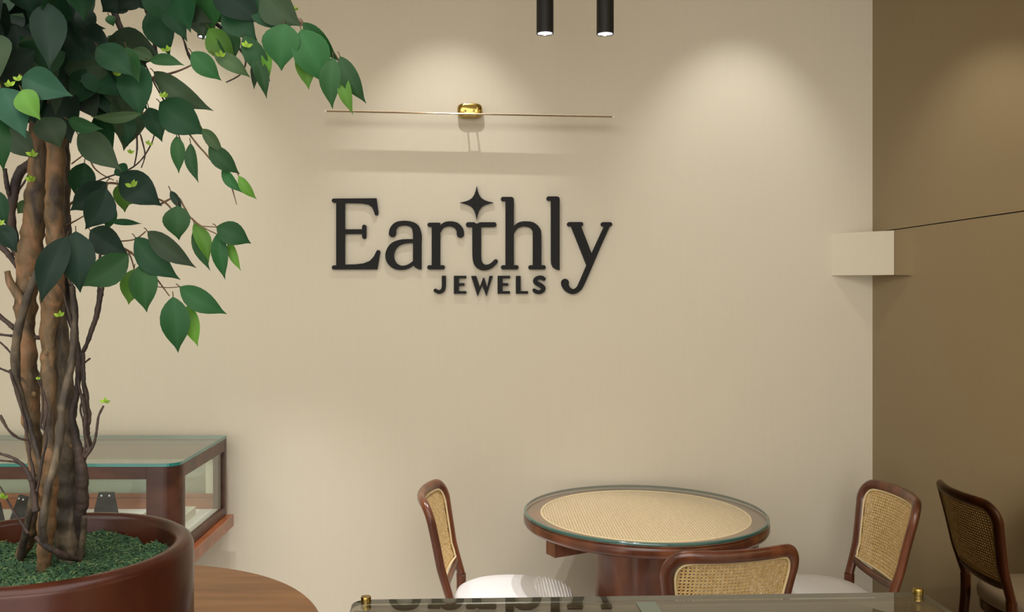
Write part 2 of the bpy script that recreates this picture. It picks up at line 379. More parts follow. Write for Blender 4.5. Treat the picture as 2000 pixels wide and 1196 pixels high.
# ------------------------------------------------------------------ cane weave
def cane(m, f, inside, u0, u1, v0, v1, p, hole=.31, th=.0012, nrm=None):
    nu, nv = int((u1-u0)/p), int((v1-v0)/p)
    for i in range(nu+1):
        for j in range(nv+1):
            cu, cv = u0+(i+.5)*p, v0+(j+.5)*p
            if not inside(cu, cv): continue
            O = []; I = []
            for k in range(8):
                a = PI/8+k*PI/4; h = hole*p/math.cos(PI/8)
                I.append(m.V(f(cu+h*math.cos(a), cv+h*math.sin(a))))
            q = p/2
            out = [(q, q*.42), (q*.42, q), (-q*.42, q), (-q, q*.42), (-q, -q*.42), (-q*.42, -q), (q*.42, -q), (q, -q*.42)]
            O = [m.V(f(cu+a, cv+b)) for a, b in out]
            co = {0: (q, q), 2: (-q, q), 4: (-q, -q), 6: (q, -q)}
            for k in range(8):
                k2 = (k+1) % 8
                m.Fc(O[k], O[k2], I[k2], I[k])
                if k in co: c = m.V(f(cu+co[k][0], cv+co[k][1])); m.Fc(O[k], c, O[k2])
def solid(o, t):
    s = o.modifiers.new('s', 'SOLIDIFY'); s.thickness = t; s.offset = 0

# ------------------------------------------------------------------ round cane table
TX, TY, TZ, TR = .625, 3.5, .75, .462
tb = empty('round_table', (TX, TY, 0)); tag(tb, 'round brown wood table with cane top under glass, between the three cane chairs', 'table')
m = MB(); m.lathe([(TR-.07, TZ-.055), (TR-.012, TZ-.055), (TR-.004, TZ-.05), (TR, TZ-.042), (TR, TZ-.022), (TR-.006, TZ-.0145), (TR-.012, TZ-.013), (.395, TZ-.013), (.395, TZ-.055)], n=128, cap=False); m.build('top_frame', M_wood, tb)
m = MB(); cane(m, lambda u, v: (u, v, TZ-.016), lambda u, v: u*u+v*v < .398**2, -.41, .41, -.41, .41, .0105, .32)
solid(m.build('cane_panel', M_cane2, tb, smooth=False), .0016)
m = MB(); m.tube([(.394*math.cos(a), .394*math.sin(a), TZ-.0135) for a in [2*PI*k/128 for k in range(128)]], .0035, 8, closed=True, flat=1); m.build('binding', M_bind, tb)
m = MB(); m.lathe([(.0001, TZ-.0115), (TR-.006, TZ-.0115)], n=128, cap=False); m.lathe([(TR-.010, TZ), (.0001, TZ)], n=128, cap=False)
m.cur = 1; m.lathe([(TR-.006, TZ-.0115), (TR-.001, TZ-.0095), (TR-.001, TZ-.003), (TR-.004, TZ-.0006), (TR-.010, TZ)], n=128, cap=False); m.build('glass_top', [M_glass2, M_edge2], tb, ang=60)
for a in (28, 152):
    m = MB(); m.box(-.425, .425, -.03, .03, TZ-.118, TZ-.055, Matrix.Rotation(math.radians(a), 4, 'Z')); m.build('cross_beam', M_wood, tb, bevel=.003)
m = MB(); m.lathe([(.24, 0), (.24, .02), (.215, .06), (.2, .2), (.188, .4), (.183, .55), (.183, TZ-.118)], n=64); m.build('pedestal', M_wood, tb)

# ------------------------------------------------------------------ cane chairs
def chair_back(u, v):        # lateral u, height v -> local y (chair faces +y)
    h = v-.46
    lean = -.222-.17*h-.14*max(0, h)**2
    return lean-.048*(1-(u/.2)**2)*min(1, max(0, h)/.12)
def bp(u, v): return Vector((u*1.06, chair_back(u, v), v-.05*max(0, v-.6)))
def make_chair():
    r = empty('cane_chair', (0, 0, 0))
    # hoop centre line, from left knee over the top to right knee
    half = [(.160, .455), (.167, .55), (.178, .65), (.190, .73), (.195, .763), (.191, .791), (.177, .813), (.155, .824), (.11, .826), (.05, .826), (0, .826)]
    path = [(-u, v) for u, v in half]+[(u, v) for u, v in half[::-1][1:]]
    q = cr(path, 5)
    pts = [bp(u, v) for u, v in q]
    nrm = []
    for (u, v) in q:
        e = .004; du = bp(u+e, v)-bp(u-e, v); dv = bp(u, v+e)-bp(u, v-e); n = du.cross(dv); n.normalize(); nrm.append(n)
    m = MB(); m.tube(pts, .0205, 14, side=nrm, flat=.78); m.build('back_frame', M_wood, r)
    # lower rail
    lq = [(-.155, .512), (-.1, .502), (0, .498), (.1, .502), (.155, .512)]
    m = MB(); qq = cr(lq, 5); m.tube([bp(u, v) for u, v in qq], .015, 10, side=[Vector((0, 1, 0))]*len(qq), flat=.7); m.build('lower_rail', M_wood, r)
    # cane panel
    inn = [(.118, .525), (.143, .537), (.151, .58), (.162, .66), (.173, .73), (.175, .763), (.167, .790), (.145, .804), (.09, .808), (0, .808)]
    loop = cr([(u, v) for u, v in inn]+[(-u, v) for u, v in inn[::-1][1:]], 4, closed=True)
    def inside(u, v):
        c = False; n = len(loop); j = n-1
        for i in range(n):
            a, b = loop[i], loop[j]
            if (a[1] > v) != (b[1] > v) and u < (b[0]-a[0])*(v-a[1])/(b[1]-a[1])+a[0]: c = not c
            j = i
        return c
    m = MB(); cane(m, lambda u, v: bp(u, v), inside, -.187, .187, .52, .82, .011, .27)
    cp = m.build('cane_panel', M_cane, r, smooth=False); solid(cp, .0018)
    m = MB(); m.tube([bp(u, v)+Vector((0, .006, 0)) for u, v in loop], .0042, 6, closed=True); m.tube([bp(u, v)-Vector((0, .006, 0)) for u, v in loop], .0042, 6, closed=True); m.build('binding', M_bind, cp)
    # seat
    def ring(sc, z, n=48):
        out = []
        for k in range(n):
            a = 2*PI*k/n; c, s_ = math.cos(a), math.sin(a); e = .82
            x = .222*sc*math.copysign(abs(c)**e, c); y = .228*sc*math.copysign(abs(s_)**e, s_)
            x *= 1+.06*(y/.22)
            out.append((x, y, z))
        return out
    def loft(m, rs, cap=True):
        R = [[m.V(p) for p in rr] for rr in rs]; n = len(R[0])
        for A, B in zip(R[:-1], R[1:]):
            for k in range(n): m.Fc(A[k], A[(k+1) % n], B[(k+1) % n], B[k])
        if cap: m.Fc(*R[0][::-1]); m.Fc(*R[-1])
    m = MB(); loft(m, [ring(.93, .388), ring(.985, .394), ring(1, .408), ring(.995, .425), ring(.965, .438), ring(.88, .447), ring(.6, .453), ring(.25, .455)]); m.build('seat', M_white, r, ang=80)
    m = MB(); loft(m, [ring(.9, .345), ring(.955, .35), ring(.96, .385), ring(.93, .39)]); m.build('seat_frame', M_wood, r)
    for sx in (-1, 1):
        m = MB(); a = bp(sx*.160, .455); q = cr([tuple(a)+(.0195,), (sx*.171, -.222, .36, .019), (sx*.178, -.24, .18, .017), (sx*.185, -.275, 0.002, .014)], 6)
        m.tube([p[:3] for p in q], [p[3] for p in q], 12); m.build('leg', M_wood, r)
        m = MB(); m.tube([(sx*.165, .165, .38), (sx*.175, .185, .2), (sx*.185, .2, .001)], [.019, .017, .013], 12); m.build('leg', M_wood, r)
        m = MB(); m.tube([(sx*.173, -.24, .2), (sx*.175, .182, .2)], .009, 8); m.build('stretcher', M_wood, r)
    return r
proto = make_chair()
ch = [((.124, 3.485, 0), -PI/2-math.radians(5), 'cane-backed chair with white seat left of the round table'),
      ((1.268, 3.495, 0), PI/2+math.radians(2), 'cane-backed chair with white seat right of the round table, beside the mirror'),
      ((.685, 3.02, 0), math.radians(13), 'cane-backed chair nearest the camera, its back to us in front of the round table')]
for i, (loc, rz, lb) in enumerate(ch):
    o = proto if i == 0 else copy_tree(proto)
    o.location = loc; o.rotation_euler = (0, 0, rz); tag(o, lb, 'chair', 'cane chairs around the round table')

# ------------------------------------------------------------------ jewellery display case at the wall
XR, DF, DB, ZT = -1.098, 3.295, 3.93, .969
XL = -2.5
dc = empty('display_case', (XR, DB, 0)); tag(dc, 'dark wood and glass jewellery display case against the wall behind the tree', 'display case')
dcI = Matrix.Translation((-XR, -DB, 0))
def rrect(x0, x1, y0, y1, r, n=8):           # rounded at front right and front left corners
    pts = [(x1, y1), (x0, y1)]
    pts += [(x0+r-r*math.cos(PI/2*k/n), y0+r-r*math.sin(PI/2*k/n)) for k in range(n+1)]
    pts += [(x1-r+r*math.sin(PI/2*k/n), y0+r-r*math.cos(PI/2*k/n)) for k in range(n+1)]
    return pts
def slab(m, pts, z0, z1, M=dcI, side=None, topc=0):
    a = [m.V(M @ Vector((x, y, z0))) for x, y in pts]; b = [m.V(M @ Vector((x, y, z1))) for x, y in pts]; n = len(pts)
    m.cur = topc; m.Fc(*a); m.Fc(*b[::-1])
    if side is not None: m.cur = side
    for k in range(n): m.Fc(a[k], b[k], b[(k+1) % n], a[(k+1) % n])
m = MB(); slab(m, rrect(XL, XR, DF, DB, .05), ZT-.012, ZT, side=1); m.build('glass_top', [M_glass, M_edge], dc, ang=50)
def bx(nm, x0, x1, y0, y1, z0, z1, mat, bevel=.002, par=dc, M=dcI):
    m = MB(); m.box(x0, x1, y0, y1, z0, z1, M); return m.build(nm, mat, par, smooth=False, bevel=bevel)
m = MB(); zt = ZT-.0125
# corner post with rounded outside
R = .07
pp = [(XR-.115, DF+.004), (XR-R, DF+.004)]+[(XR-R+R*math.sin(PI/2*k/10), DF+.004+R-R*math.cos(PI/2*k/10)) for k in range(1, 11)]+[(XR, DF+.085), (XR-.02, DF+.085), (XR-.02, DF+.075), (XR-.115, DF+.024)]
slab(m, pp, .630, zt); m.build('corner_post', M_casewood, dc)
bx('front_rail', XL, XR-.115, DF+.004, DF+.026, zt-.046, zt, M_casewood)
bx('side_rail', XR-.022, XR, DF+.085, DB-.032, zt-.05, zt, M_casewood)
bx('back_post', XR-.05, XR, DB-.032, DB, .630, zt, M_casewood)
bx('rear_rail', XL, XR-.05, DB-.03, DB-.005, zt-.085, zt, M_casewood)
bx('side_sill', XR-.022, XR, DF+.085, DB-.032, .630, .664, M_casewood)
bx('front_sill', XL, XR-.115, DF+.004, DF+.026, .630, .664, M_casewood)
bx('rear_sill', XL, XR-.05, DB-.03, DB-.005, .630, .702, M_ledge)
bx('door_frame', XL, XR-.05, DB-.018, DB-.006, .702, .722, M_ledge)
bx('door_frame', XR-.085, XR-.05, DB-.02, DB-.006, .722, zt-.085, M_cream)
bx('front_pane', XL, XR-.115, DF+.012, DF+.018, .664, zt-.046, M_glass, 0)
bx('side_pane', XR-.014, XR-.009, DF+.085, DB-.032, .664, zt-.05, M_glass, 0)
bx('rear_pane', XL, XR-.085, DB-.016, DB-.011, .722, zt-.085, M_glass, 0)
bx('deck', XL, XR-.023, DF+.088, DB-.032, .635, .659, M_deck, 0)
m = MB(); slab(m, rrect(XL, XR+.03, DF-.03, DB+.005, .06), .577, .628); m.build('ledge', M_ledge, dc, bevel=.003)
bx('base_cabinet', XL+.2, XR-.35, DF+.3, DB-.02, 0, .577, M_casewood)
# earring stands
def stand(px, py, d, rz, lb):
    p = P(px, py, d); o = empty('earring_stand', (p.x, d, .6595), rz); tag(o, lb, 'jewellery stand', 'black earring stands in the display case')
    h = .11; m = MB()
    for (y0, y1) in ((-.03, .03),):
        a = [(-.045, -.035, 0), (.045, -.035, 0), (.045, .03, 0), (-.045, .03, 0), (-.033, .0, h), (.033, .0, h), (.03, .012, h), (-.03, .012, h)]
        i = [m.V(q) for q in a]
        for q in ((0, 3, 2, 1), (4, 5, 6, 7), (0, 1, 5, 4), (1, 2, 6, 5), (2, 3, 7, 6), (3, 0, 4, 7)): m.Fc(*[i[k] for k in q])
    m.build('pad', M_velvet, o, smooth=False, bevel=.003)
    for sx in (-.016, .016):
        m = MB(); m.lathe([(.0005, -.004), (.003, -.003), (.0042, 0), (.003, .003), (.0005, .004)], sx, -.006, 10); e = m.build('earring', M_pearl, o); e.location = (0, 0, h-.012)
stand(207, 990, 3.72, 0, 'black earring stand in the display case, just right of the tree trunks')
stand(44, 990, 3.66, math.radians(-35), 'black earring stand in the display case, just left of the tree trunks')
stand(-12, 990, 3.57, math.radians(-35), 'black earring stand in the display case, cut off at the left frame edge')
tr = empty('tray', (-1.28, 3.59, .6595)); tag(tr, 'cream jewellery tray with grey lining inside the right end of the display case', 'tray')
m = MB(); w, l, hh = .09, .21, .034
for b_ in ((-w, w, -l, -l+.006), (-w, w, l-.006, l), (-w, -w+.006, -l+.006, l-.006), (w-.006, w, -l+.006, l-.006)): m.box(b_[0], b_[1], b_[2], b_[3], 0, hh)
m.build('rim', M_cream, tr, smooth=False)
m = MB(); m.box(-w+.006, w-.006, -l+.006, l-.006, .001, .016); m.build('lining', M_greyin, tr, smooth=False)

# ------------------------------------------------------------------ side table, planter, moss
PTX, PTY, PTZ, PTR = -.79, 1.75, .93, .475
t = empty('side_table', (PTX, PTY, 0)); tag(t, 'round brown wooden table carrying the wooden planter, bottom left', 'table')
m = MB(); m.lathe([(PTR-.02, PTZ-.03), (PTR, PTZ-.022), (PTR, PTZ-.004), (PTR-.004, PTZ)], n=128); m.build('tabletop', M_toptable, t)
m = MB(); m.lathe([(.25, 0), (.25, .02), (.09, .05), (.07, .3), (.07, PTZ-.08), (.16, PTZ-.03)], n=48); m.build('pedestal', M_casewood, t)
DX, DY, DR, DZ = (88-CX)/F*1.5, 1.5, .234, EYE-432/F*1.734
pn = empty('wooden_planter', (DX, DY, PTZ+.0005)); hgt = DZ-PTZ-.0005
m = MB(); m.lathe([(DR-.05, 0), (DR-.02, .004), (DR-.004, .03), (DR, .08), (DR, hgt-.016), (DR-.004, hgt-.006), (DR-.012, hgt-.001), (DR-.02, hgt), (DR-.028, hgt-.003), (DR-.033, hgt-.012), (DR-.034, hgt-.09), (.001, hgt-.092)], n=160); m.build('planter_bowl', M_planter, pn, ang=50)
tag(pn, 'round reddish-brown wooden planter bowl on the side table, filled with green moss', 'planter')
# moss
MZ = DZ-.038; MR = DR-.036
def mossz(x, y):
    return MZ+.016*noise.noise(Vector((x*9, y*9, 3)))+.009*noise.noise(Vector((x*34, y*34, 1)))+.005*noise.noise(Vector((x*110, y*110, 1)))+.012*math.exp(-((x)**2+(y)**2)/.006)
m = MB(); nr, na = 46, 150; rows = []
def mosscol():
    k = random.random()
    a, b = ((30, 66, 40), (74, 104, 62)) if k < .8 else ((78, 100, 60), (108, 122, 76))
    t = random.random(); return srgb(*[a[i]+(b[i]-a[i])*t for i in range(3)])
for i in range(nr+1):
    r = MR*i/nr; row = []
    for k in range(na):
        a = 2*PI*k/na; x, y = r*math.cos(a), r*math.sin(a); m.c = srgb(34, 62, 38); row.append(m.V((DX+x, DY+y, mossz(x, y))))
    rows.append(row)
for A, B in zip(rows[:-1], rows[1:]):
    for k in range(na): m.Fc(A[k], A[(k+1) % na], B[(k+1) % na], B[k])
for i in range(17000):
    a = random.random()*2*PI; r = MR*.985*math.sqrt(random.random()); x, y = r*math.cos(a), r*math.sin(a)
    z = mossz(x, y); m.c = mosscol(); L = random.uniform(.004, .011); dr = random.random()*2*PI; up = random.uniform(.1, 1)
    d = Vector((math.cos(dr), math.sin(dr), up)).normalized(); sd = d.orthogonal().normalized()*random.uniform(.0004, .0011)
    rr = math.hypot(x+d.x*L*1.4, y+d.y*L*1.4)
    if rr > MR: continue
    p = Vector((DX+x, DY+y, z-.001)); q = p+d*L*.6; e = p+d*L+Vector((0, 0, -L*.25))
    i0 = [m.V(p-sd), m.V(p+sd), m.V(q+sd), m.V(q-sd), m.V(e)]
    m.Fc(i0[0], i0[1], i0[2], i0[3]); m.Fc(i0[3], i0[2], i0[4])
m.v = [(x-DX, y-DY, z-PTZ-.0005) for x, y, z in m.v]
ms = m.build('moss', M_moss, pn); ms['kind'] = 'stuff'; ms['label'] = 'dark green moss'

# ------------------------------------------------------------------ ficus tree
tree = empty('ficus_tree', (DX, DY, MZ)); tag(tree, 'leafy green ficus tree with twisted brown trunks growing from the wooden planter', 'tree')
TI = -Vector(tree.location)
def px_tube(pts, mat, name, n=12, knob=0, res=6, label=None):
    if mat in (M_bark, M_bark2, M_vine): res = 22; n = max(n, 12)
    vin = mat is M_vine
    q = cr([(x, y, w, d) for (x, y, w, d) in pts], res)
    ps = []; rs = []
    for i, (x, y, w, d) in enumerate(q):
        p = P(x, y, d)+TI
        if knob: p += Vector((noise.noise(p*40), noise.noise(p*40+Vector((5, 5, 5))), 0))*knob
        r = w/2*d/F*(1+(.28*noise.noise(p*55+Vector((9, 0, 0))) if knob else 0)+((.30 if w < 9 else .13)*noise.noise(p*170) if vin else .05*noise.noise(p*150)))
        ps.append(p); rs.append(max(r, .0006))
    m = MB(); m.tube(ps, rs, n); return m.build(name, mat, tree)
# main trunks: x, y, width px, distance
px_tube([(82, -60, 38, 1.5), (80, 150, 40, 1.5), (78, 300, 40, 1.5), (74, 380, 42, 1.5), (64, 450, 42, 1.5), (56, 520, 44, 1.5), (50, 590, 40, 1.5), (54, 680, 32, 1.5), (57, 770, 40, 1.5), (64, 850, 32, 1.5), (72, 940, 26, 1.5), (64, 1020, 26, 1.51), (42, 1086, 22, 1.53), (40, 1098, 22, 1.535)], M_bark, 'trunk', 16, .002)
px_tube([(112, -60, 36, 1.47), (112, 150, 36, 1.47), (110, 300, 36, 1.47), (107, 400, 34, 1.47), (108, 500, 38, 1.47), (103, 560, 40, 1.47), (97, 640, 34, 1.47), (95, 740, 31, 1.46), (97, 850, 28, 1.45), (98, 900, 30, 1.44), (94, 960, 36, 1.445), (90, 1030, 34, 1.455), (86, 1108, 27, 1.465), (85, 1124, 30, 1.468)], M_bark, 'trunk', 16, .0018)
px_tube([(122, 250, 24, 1.53), (124, 400, 24, 1.53), (118, 520, 24, 1.54), (120, 620, 22, 1.54), (124, 700, 28, 1.53), (130, 800, 38, 1.52), (130, 900, 44, 1.51), (132, 1000, 46, 1.50), (134, 1088, 48, 1.505), (134, 1104, 50, 1.505)], M_bark2, 'trunk', 16, .002)
px_tube([(50, 600, 18, 1.47), (22, 555, 16, 1.48), (14, 530, 12, 1.48)], M_bark, 'branch_stub', 10, .001)
px_tube([(78, 520, 14, 1.44), (58, 570, 17, 1.44), (36, 640, 16, 1.44), (30, 700, 16, 1.45), (36, 760, 15, 1.46), (50, 810, 12, 1.46), (72, 880, 10, 1.45), (80, 930, 12, 1.45)], M_bark2, 'vine', 10, .0015)
px_tube([(142, 560, 11, 1.47), (146, 640, 14, 1.46), (138, 720, 15, 1.45), (122, 790, 16, 1.43), (117, 860, 17, 1.42), (106, 910, 15, 1.41), (92, 960, 15, 1.40), (84, 1020, 15, 1.40), (86, 1060, 14, 1.41)], M_bark2, 'vine', 10, .0015)
px_tube([(127, 545, 12, 1.5), (136, 610, 15, 1.49), (150, 680, 11, 1.48), (156, 710, 13, 1.48), (150, 760, 10, 1.48), (142, 800, 12, 1.47), (146, 850, 15, 1.47), (157, 900, 20, 1.46), (160, 960, 24, 1.47), (158, 1020, 20, 1.49), (156, 1085, 14, 1.515), (156, 1100, 14, 1.52)], M_vine, 'vine', 10, .0035)
px_tube([(70, 930, 16, 1.44), (64, 980, 14, 1.45), (52, 1030, 13, 1.47), (40, 1090, 15, 1.5), (39, 1106, 15, 1.505)], M_bark2, 'root', 10, .001)
px_tube([(165, 1010, 12, 1.465), (162, 1050, 12, 1.48), (155, 1095, 12, 1.495), (154, 1110, 12, 1.5)], M_bark2, 'root', 10, .001)
px_tube([(72, 1050, 10, 1.44), (96, 1070, 12, 1.43), (130, 1088, 13, 1.45), (150, 1094, 8, 1.48), (158, 1104, 8, 1.49)], M_vine, 'root', 10, .002)
# left dark branch
px_tube([(70, 312, 16, 1.5), (40, 335, 18, 1.5), (26, 380, 18, 1.49), (22, 430, 18, 1.49), (30, 480, 20, 1.5), (44, 520, 12, 1.5)], M_vine, 'branch', 10, .001)
px_tube([(9, 330, 7, 1.48), (15, 370, 8, 1.48), (22, 400, 10, 1.49)], M_vine, 'branch', 8, .001)
px_tube([(0, 480, 12, 1.5), (20, 500, 12, 1.5), (38, 530, 8, 1.5)], M_vine, 'branch', 8, .001)
# vines rising on the right
px_tube([(156, 700, 8, 1.48), (175, 660, 9, 1.48), (188, 620, 11, 1.48), (197, 580, 9, 1.48), (203, 550, 6, 1.48), (196, 500, 5, 1.48), (198, 450, 5, 1.48)], M_vine, 'vine', 8, .002)
px_tube([(190, 615, 8, 1.49), (194, 570, 6, 1.49), (193, 550, 5, 1.49), (198, 480, 4, 1.49)], M_vine, 'vine', 8, .002)
px_tube([(136, 420, 6, 1.5), (134, 520, 8, 1.49), (140, 590, 6, 1.49), (144, 640, 5, 1.48)], M_vine, 'vine', 8, .002)
px_tube([(150, 600, 4, 1.47), (143, 560, 5, 1.47), (135, 545, 6, 1.47), (133, 480, 6, 1.47)], M_vine, 'vine', 8, .001)
px_tube([(162, 690, 6, 1.47), (164, 740, 7, 1.47), (168, 780, 7, 1.47), (174, 810, 8, 1.47), (172, 840, 8, 1.47), (176, 870, 6, 1.47), (170, 888, 8, 1.47), (164, 900, 9, 1.46)], M_vine, 'vine', 8, .003)
px_tube([(152, 740, 5, 1.46), (160, 780, 6, 1.46), (165, 800, 8, 1.46), (166, 840, 6, 1.46), (172, 880, 7, 1.46)], M_vine, 'vine', 8, .003)
px_tube([(166, 893, 8, 1.46), (184, 865, 5, 1.46), (190, 830, 5, 1.46), (193, 812, 5, 1.46), (202, 793, 4, 1.46)], M_vine, 'vine', 8, .001)
px_tube([(20, 722, 5, 1.45), (30, 755, 6, 1.45), (42, 800, 5, 1.45), (52, 850, 6, 1.45), (60, 900, 6, 1.44), (68, 960, 10, 1.43), (70, 1000, 14, 1.42)], M_vine, 'vine', 8, .002)
px_tube([(84, 840, 6, 1.4), (92, 800, 5, 1.4), (86, 770, 4, 1.4), (76, 745, 4, 1.4), (80, 735, 3, 1.4)], M_vine, 'vine', 8, .001)
px_tube([(0, 812, 6, 1.42), (15, 838, 6, 1.42), (35, 855, 5, 1.43), (53, 860, 4, 1.44)], M_vine, 'vine', 8, .001)
px_tube([(-5, 885, 5, 1.4), (25, 895, 6, 1.4), (45, 910, 8, 1.4), (60, 935, 8, 1.4), (66, 965, 9, 1.4)], M_vine, 'vine', 8, .001)
px_tube([(-5, 900, 4, 1.41), (30, 903, 4, 1.41), (48, 912, 5, 1.41)], M_vine, 'vine', 8, .001)
px_tube([(0, 950, 3, 1.4), (18, 985, 4, 1.4), (40, 1020, 5, 1.4), (56, 1042, 6, 1.4)], M_vine, 'vine', 8, .001)
px_tube([(-5, 614, 11, 1.5), (12, 628, 11, 1.5), (28, 642, 9, 1.49)], M_vine, 'branch', 8, .001)
px_tube([(-5, 653, 5, 1.5), (20, 656, 5, 1.5), (78, 660, 9, 1.5)], M_vine, 'branch', 8, .001)
px_tube([(-5, 665, 3, 1.47), (12, 680, 4, 1.47), (26, 698, 3, 1.47)], M_vine, 'twig', 6, .001)
px_tube([(-5, 718, 4, 1.46), (20, 728, 4, 1.46), (42, 740, 5, 1.46), (55, 755, 3, 1.45)], M_vine, 'twig', 6, .001)
# upper branches carrying the foliage
px_tube([(110, 60, 18, 1.5), (160, -30, 14, 1.55), (230, -80, 10, 1.58)], M_vine, 'branch', 10, .001)
px_tube([(205, -20, 11, 1.5), (224, 20, 14, 1.5), (236, 60, 11, 1.5), (248, 96, 8, 1.5), (262, 130, 4, 1.49)], M_vine, 'branch', 10, .003)
px_tube([(276, -10, 10, 1.5), (290, 30, 8, 1.5), (300, 80, 7, 1.5), (306, 108, 9, 1.5)], M_vine, 'branch', 8, .002)
px_tube([(355, -10, 8, 1.47), (400, 28, 7, 1.46), (440, 62, 7, 1.45), (468, 95, 5, 1.44), (480, 118, 4, 1.44), (470, 145, 3, 1.44), (442, 161, 3, 1.44)], M_vine, 'branch', 8, .001)
px_tube([(345, -10, 5, 1.48), (390, 32, 5, 1.47), (430, 70, 4, 1.46), (452, 85, 4, 1.45)], M_vine, 'branch', 8, .001)
px_tube([(340, -10, 4, 1.46), (395, 8, 4, 1.45), (440, 28, 3, 1.44), (520, 47, 2.5, 1.43)], M_vine, 'branch', 6, .001)
px_tube([(305, 12, 3, 1.5), (335, 32, 4, 1.5), (355, 70, 4, 1.5), (370, 110, 5, 1.5), (386, 138, 3, 1.5)], M_vine, 'branch', 6, .001)
px_tube([(500, -20, 8, 1.44), (560, 20, 7, 1.43), (595, 50, 6, 1.42), (640, 90, 4, 1.41), (662, 118, 3, 1.41), (668, 145, 2, 1.41)], M_twig, 'branch', 8, .001)
px_tube([(150, 60, 10, 1.5), (230, 90, 8, 1.47), (290, 150, 7, 1.44), (300, 152, 6, 1.44), (350, 138, 4, 1.43), (385, 122, 3, 1.43)], M_twig, 'branch', 8, .001)
px_tube([(300, 150, 5, 1.44), (330, 200, 4, 1.44), (370, 262, 4, 1.43), (410, 310, 3.4, 1.42), (436, 332, 3.6, 1.42), (452, 365, 3, 1.42), (462, 400, 1.5, 1.42)], M_twig, 'branch', 8, .001)
px_tube([(272, 100, 3, 1.46), (300, 160, 3, 1.46), (330, 215, 3, 1.46), (348, 262, 3, 1.46), (364, 310, 2, 1.46)], M_vine, 'twig', 6, .0005)
px_tube([(266, 255, 4, 1.45), (268, 290, 3, 1.45), (262, 325, 2.5, 1.45)], M_vine, 'twig', 6, .0005)
px_tube([(274, 262, 3, 1.45), (283, 300, 3, 1.45), (276, 328, 2.5, 1.45)], M_vine, 'twig', 6, .0005)
px_tube([(305, 235, 2.5, 1.45), (296, 280, 2.5, 1.45), (262, 325, 3, 1.45), (200, 350, 3, 1.45), (150, 372, 4, 1.47)], M_vine, 'twig', 6, .0005)
px_tube([(110, 480, 6, 1.5), (160, 470, 7, 1.47), (210, 475, 6, 1.45), (250, 490, 5, 1.44), (276, 512, 3, 1.43), (310, 550, 3, 1.43), (330, 578, 2.5, 1.42)], M_twig, 'branch', 8, .001)
px_tube([(250, 490, 3, 1.44), (258, 510, 3, 1.44), (262, 528, 2, 1.44)], M_twig, 'twig', 6)
px_tube([(222, 472, 3, 1.44), (262, 468, 3, 1.43), (285, 452, 2.5, 1.43)], M_twig, 'twig', 6)
px_tube([(300, 560, 2, 1.43), (330, 562, 2, 1.43), (353, 560, 2, 1.42)], M_twig, 'twig', 6)
px_tube([(315, 398, 4, 1.44), (345, 385, 3.5, 1.43), (360, 405, 3.5, 1.42), (372, 425, 3, 1.42), (395, 443, 3, 1.41), (425, 458, 2.5, 1.41)], M_twig, 'branch', 8, .0006)
px_tube([(392, 442, 2.5, 1.41), (410, 443, 2.5, 1.41), (424, 444, 2, 1.41)], M_twig, 'twig', 6)
px_tube([(135, 400, 5, 1.5), (200, 360, 4, 1.47), (250, 365, 4, 1.45), (316, 392, 4, 1.44), (336, 410, 3, 1.43)], M_twig, 'branch', 8, .001)
px_tube([(140, 320, 3, 1.48), (163, 303, 2.5, 1.47)], M_twig, 'twig', 6)
px_tube([(172, 300, 3, 1.48), (182, 325, 3, 1.47), (198, 340, 2.5, 1.46), (222, 352, 2, 1.46)], M_twig, 'twig', 6)
px_tube([(130, 440, 4, 1.5), (150, 430, 3, 1.48), (180, 412, 2, 1.47)], M_twig, 'twig', 6)
px_tube([(30, 380, 4, 1.5), (45, 360, 4, 1.49), (55, 342, 3, 1.49)], M_vine, 'twig', 6)
# knots on the trunks, each a small healed branch scar
for (x, y, d, w) in ((90, 690, 1.447, 9), (66, 770, 1.475, 9), (92, 876, 1.435, 8), (84, 570, 1.45, 7), (138, 872, 1.48, 8), (60, 545, 1.47, 7), (100, 430, 1.445, 6)):
    c = P(x, y, d)+TI; m = MB(); rr = w/2*d/F; ring = []
    for j in range(5):
        t = j/4*PI/2; ring.append([m.V(c+Vector((rr*math.cos(t)*math.cos(2*PI*k/12), -rr*.45*math.sin(t), rr*1.2*math.cos(t)*math.sin(2*PI*k/12)))) for k in range(12)])
    for A, B in zip(ring[:-1], ring[1:]):
        for k in range(12): m.Fc(A[k], A[(k+1) % 12], B[(k+1) % 12], B[k])
    m.build('bark_knot', M_bark, tree)
px_tube([(158, 715, 4, 1.475), (163, 760, 4, 1.47), (158, 800, 4, 1.47), (166, 850, 4, 1.465), (163, 890, 5, 1.46)], M_vine, 'vine', 8, .003)
px_tube([(176, 700, 3.5, 1.48), (163, 720, 4, 1.48), (170, 770, 4, 1.475), (176, 820, 4, 1.47), (169, 850, 4, 1.47), (175, 885, 4, 1.465)], M_vine, 'vine', 8, .003)
px_tube([(78, 730, 3, 1.42), (84, 780, 4, 1.42), (80, 830, 4, 1.42), (90, 850, 4, 1.42), (82, 900, 5, 1.42), (72, 960, 6, 1.42)], M_vine, 'vine', 8, .002)
px_tube([(100, 545, 3, 1.44), (118, 560, 3, 1.44), (130, 590, 4, 1.45), (140, 640, 5, 1.46)], M_vine, 'vine', 8, .002)
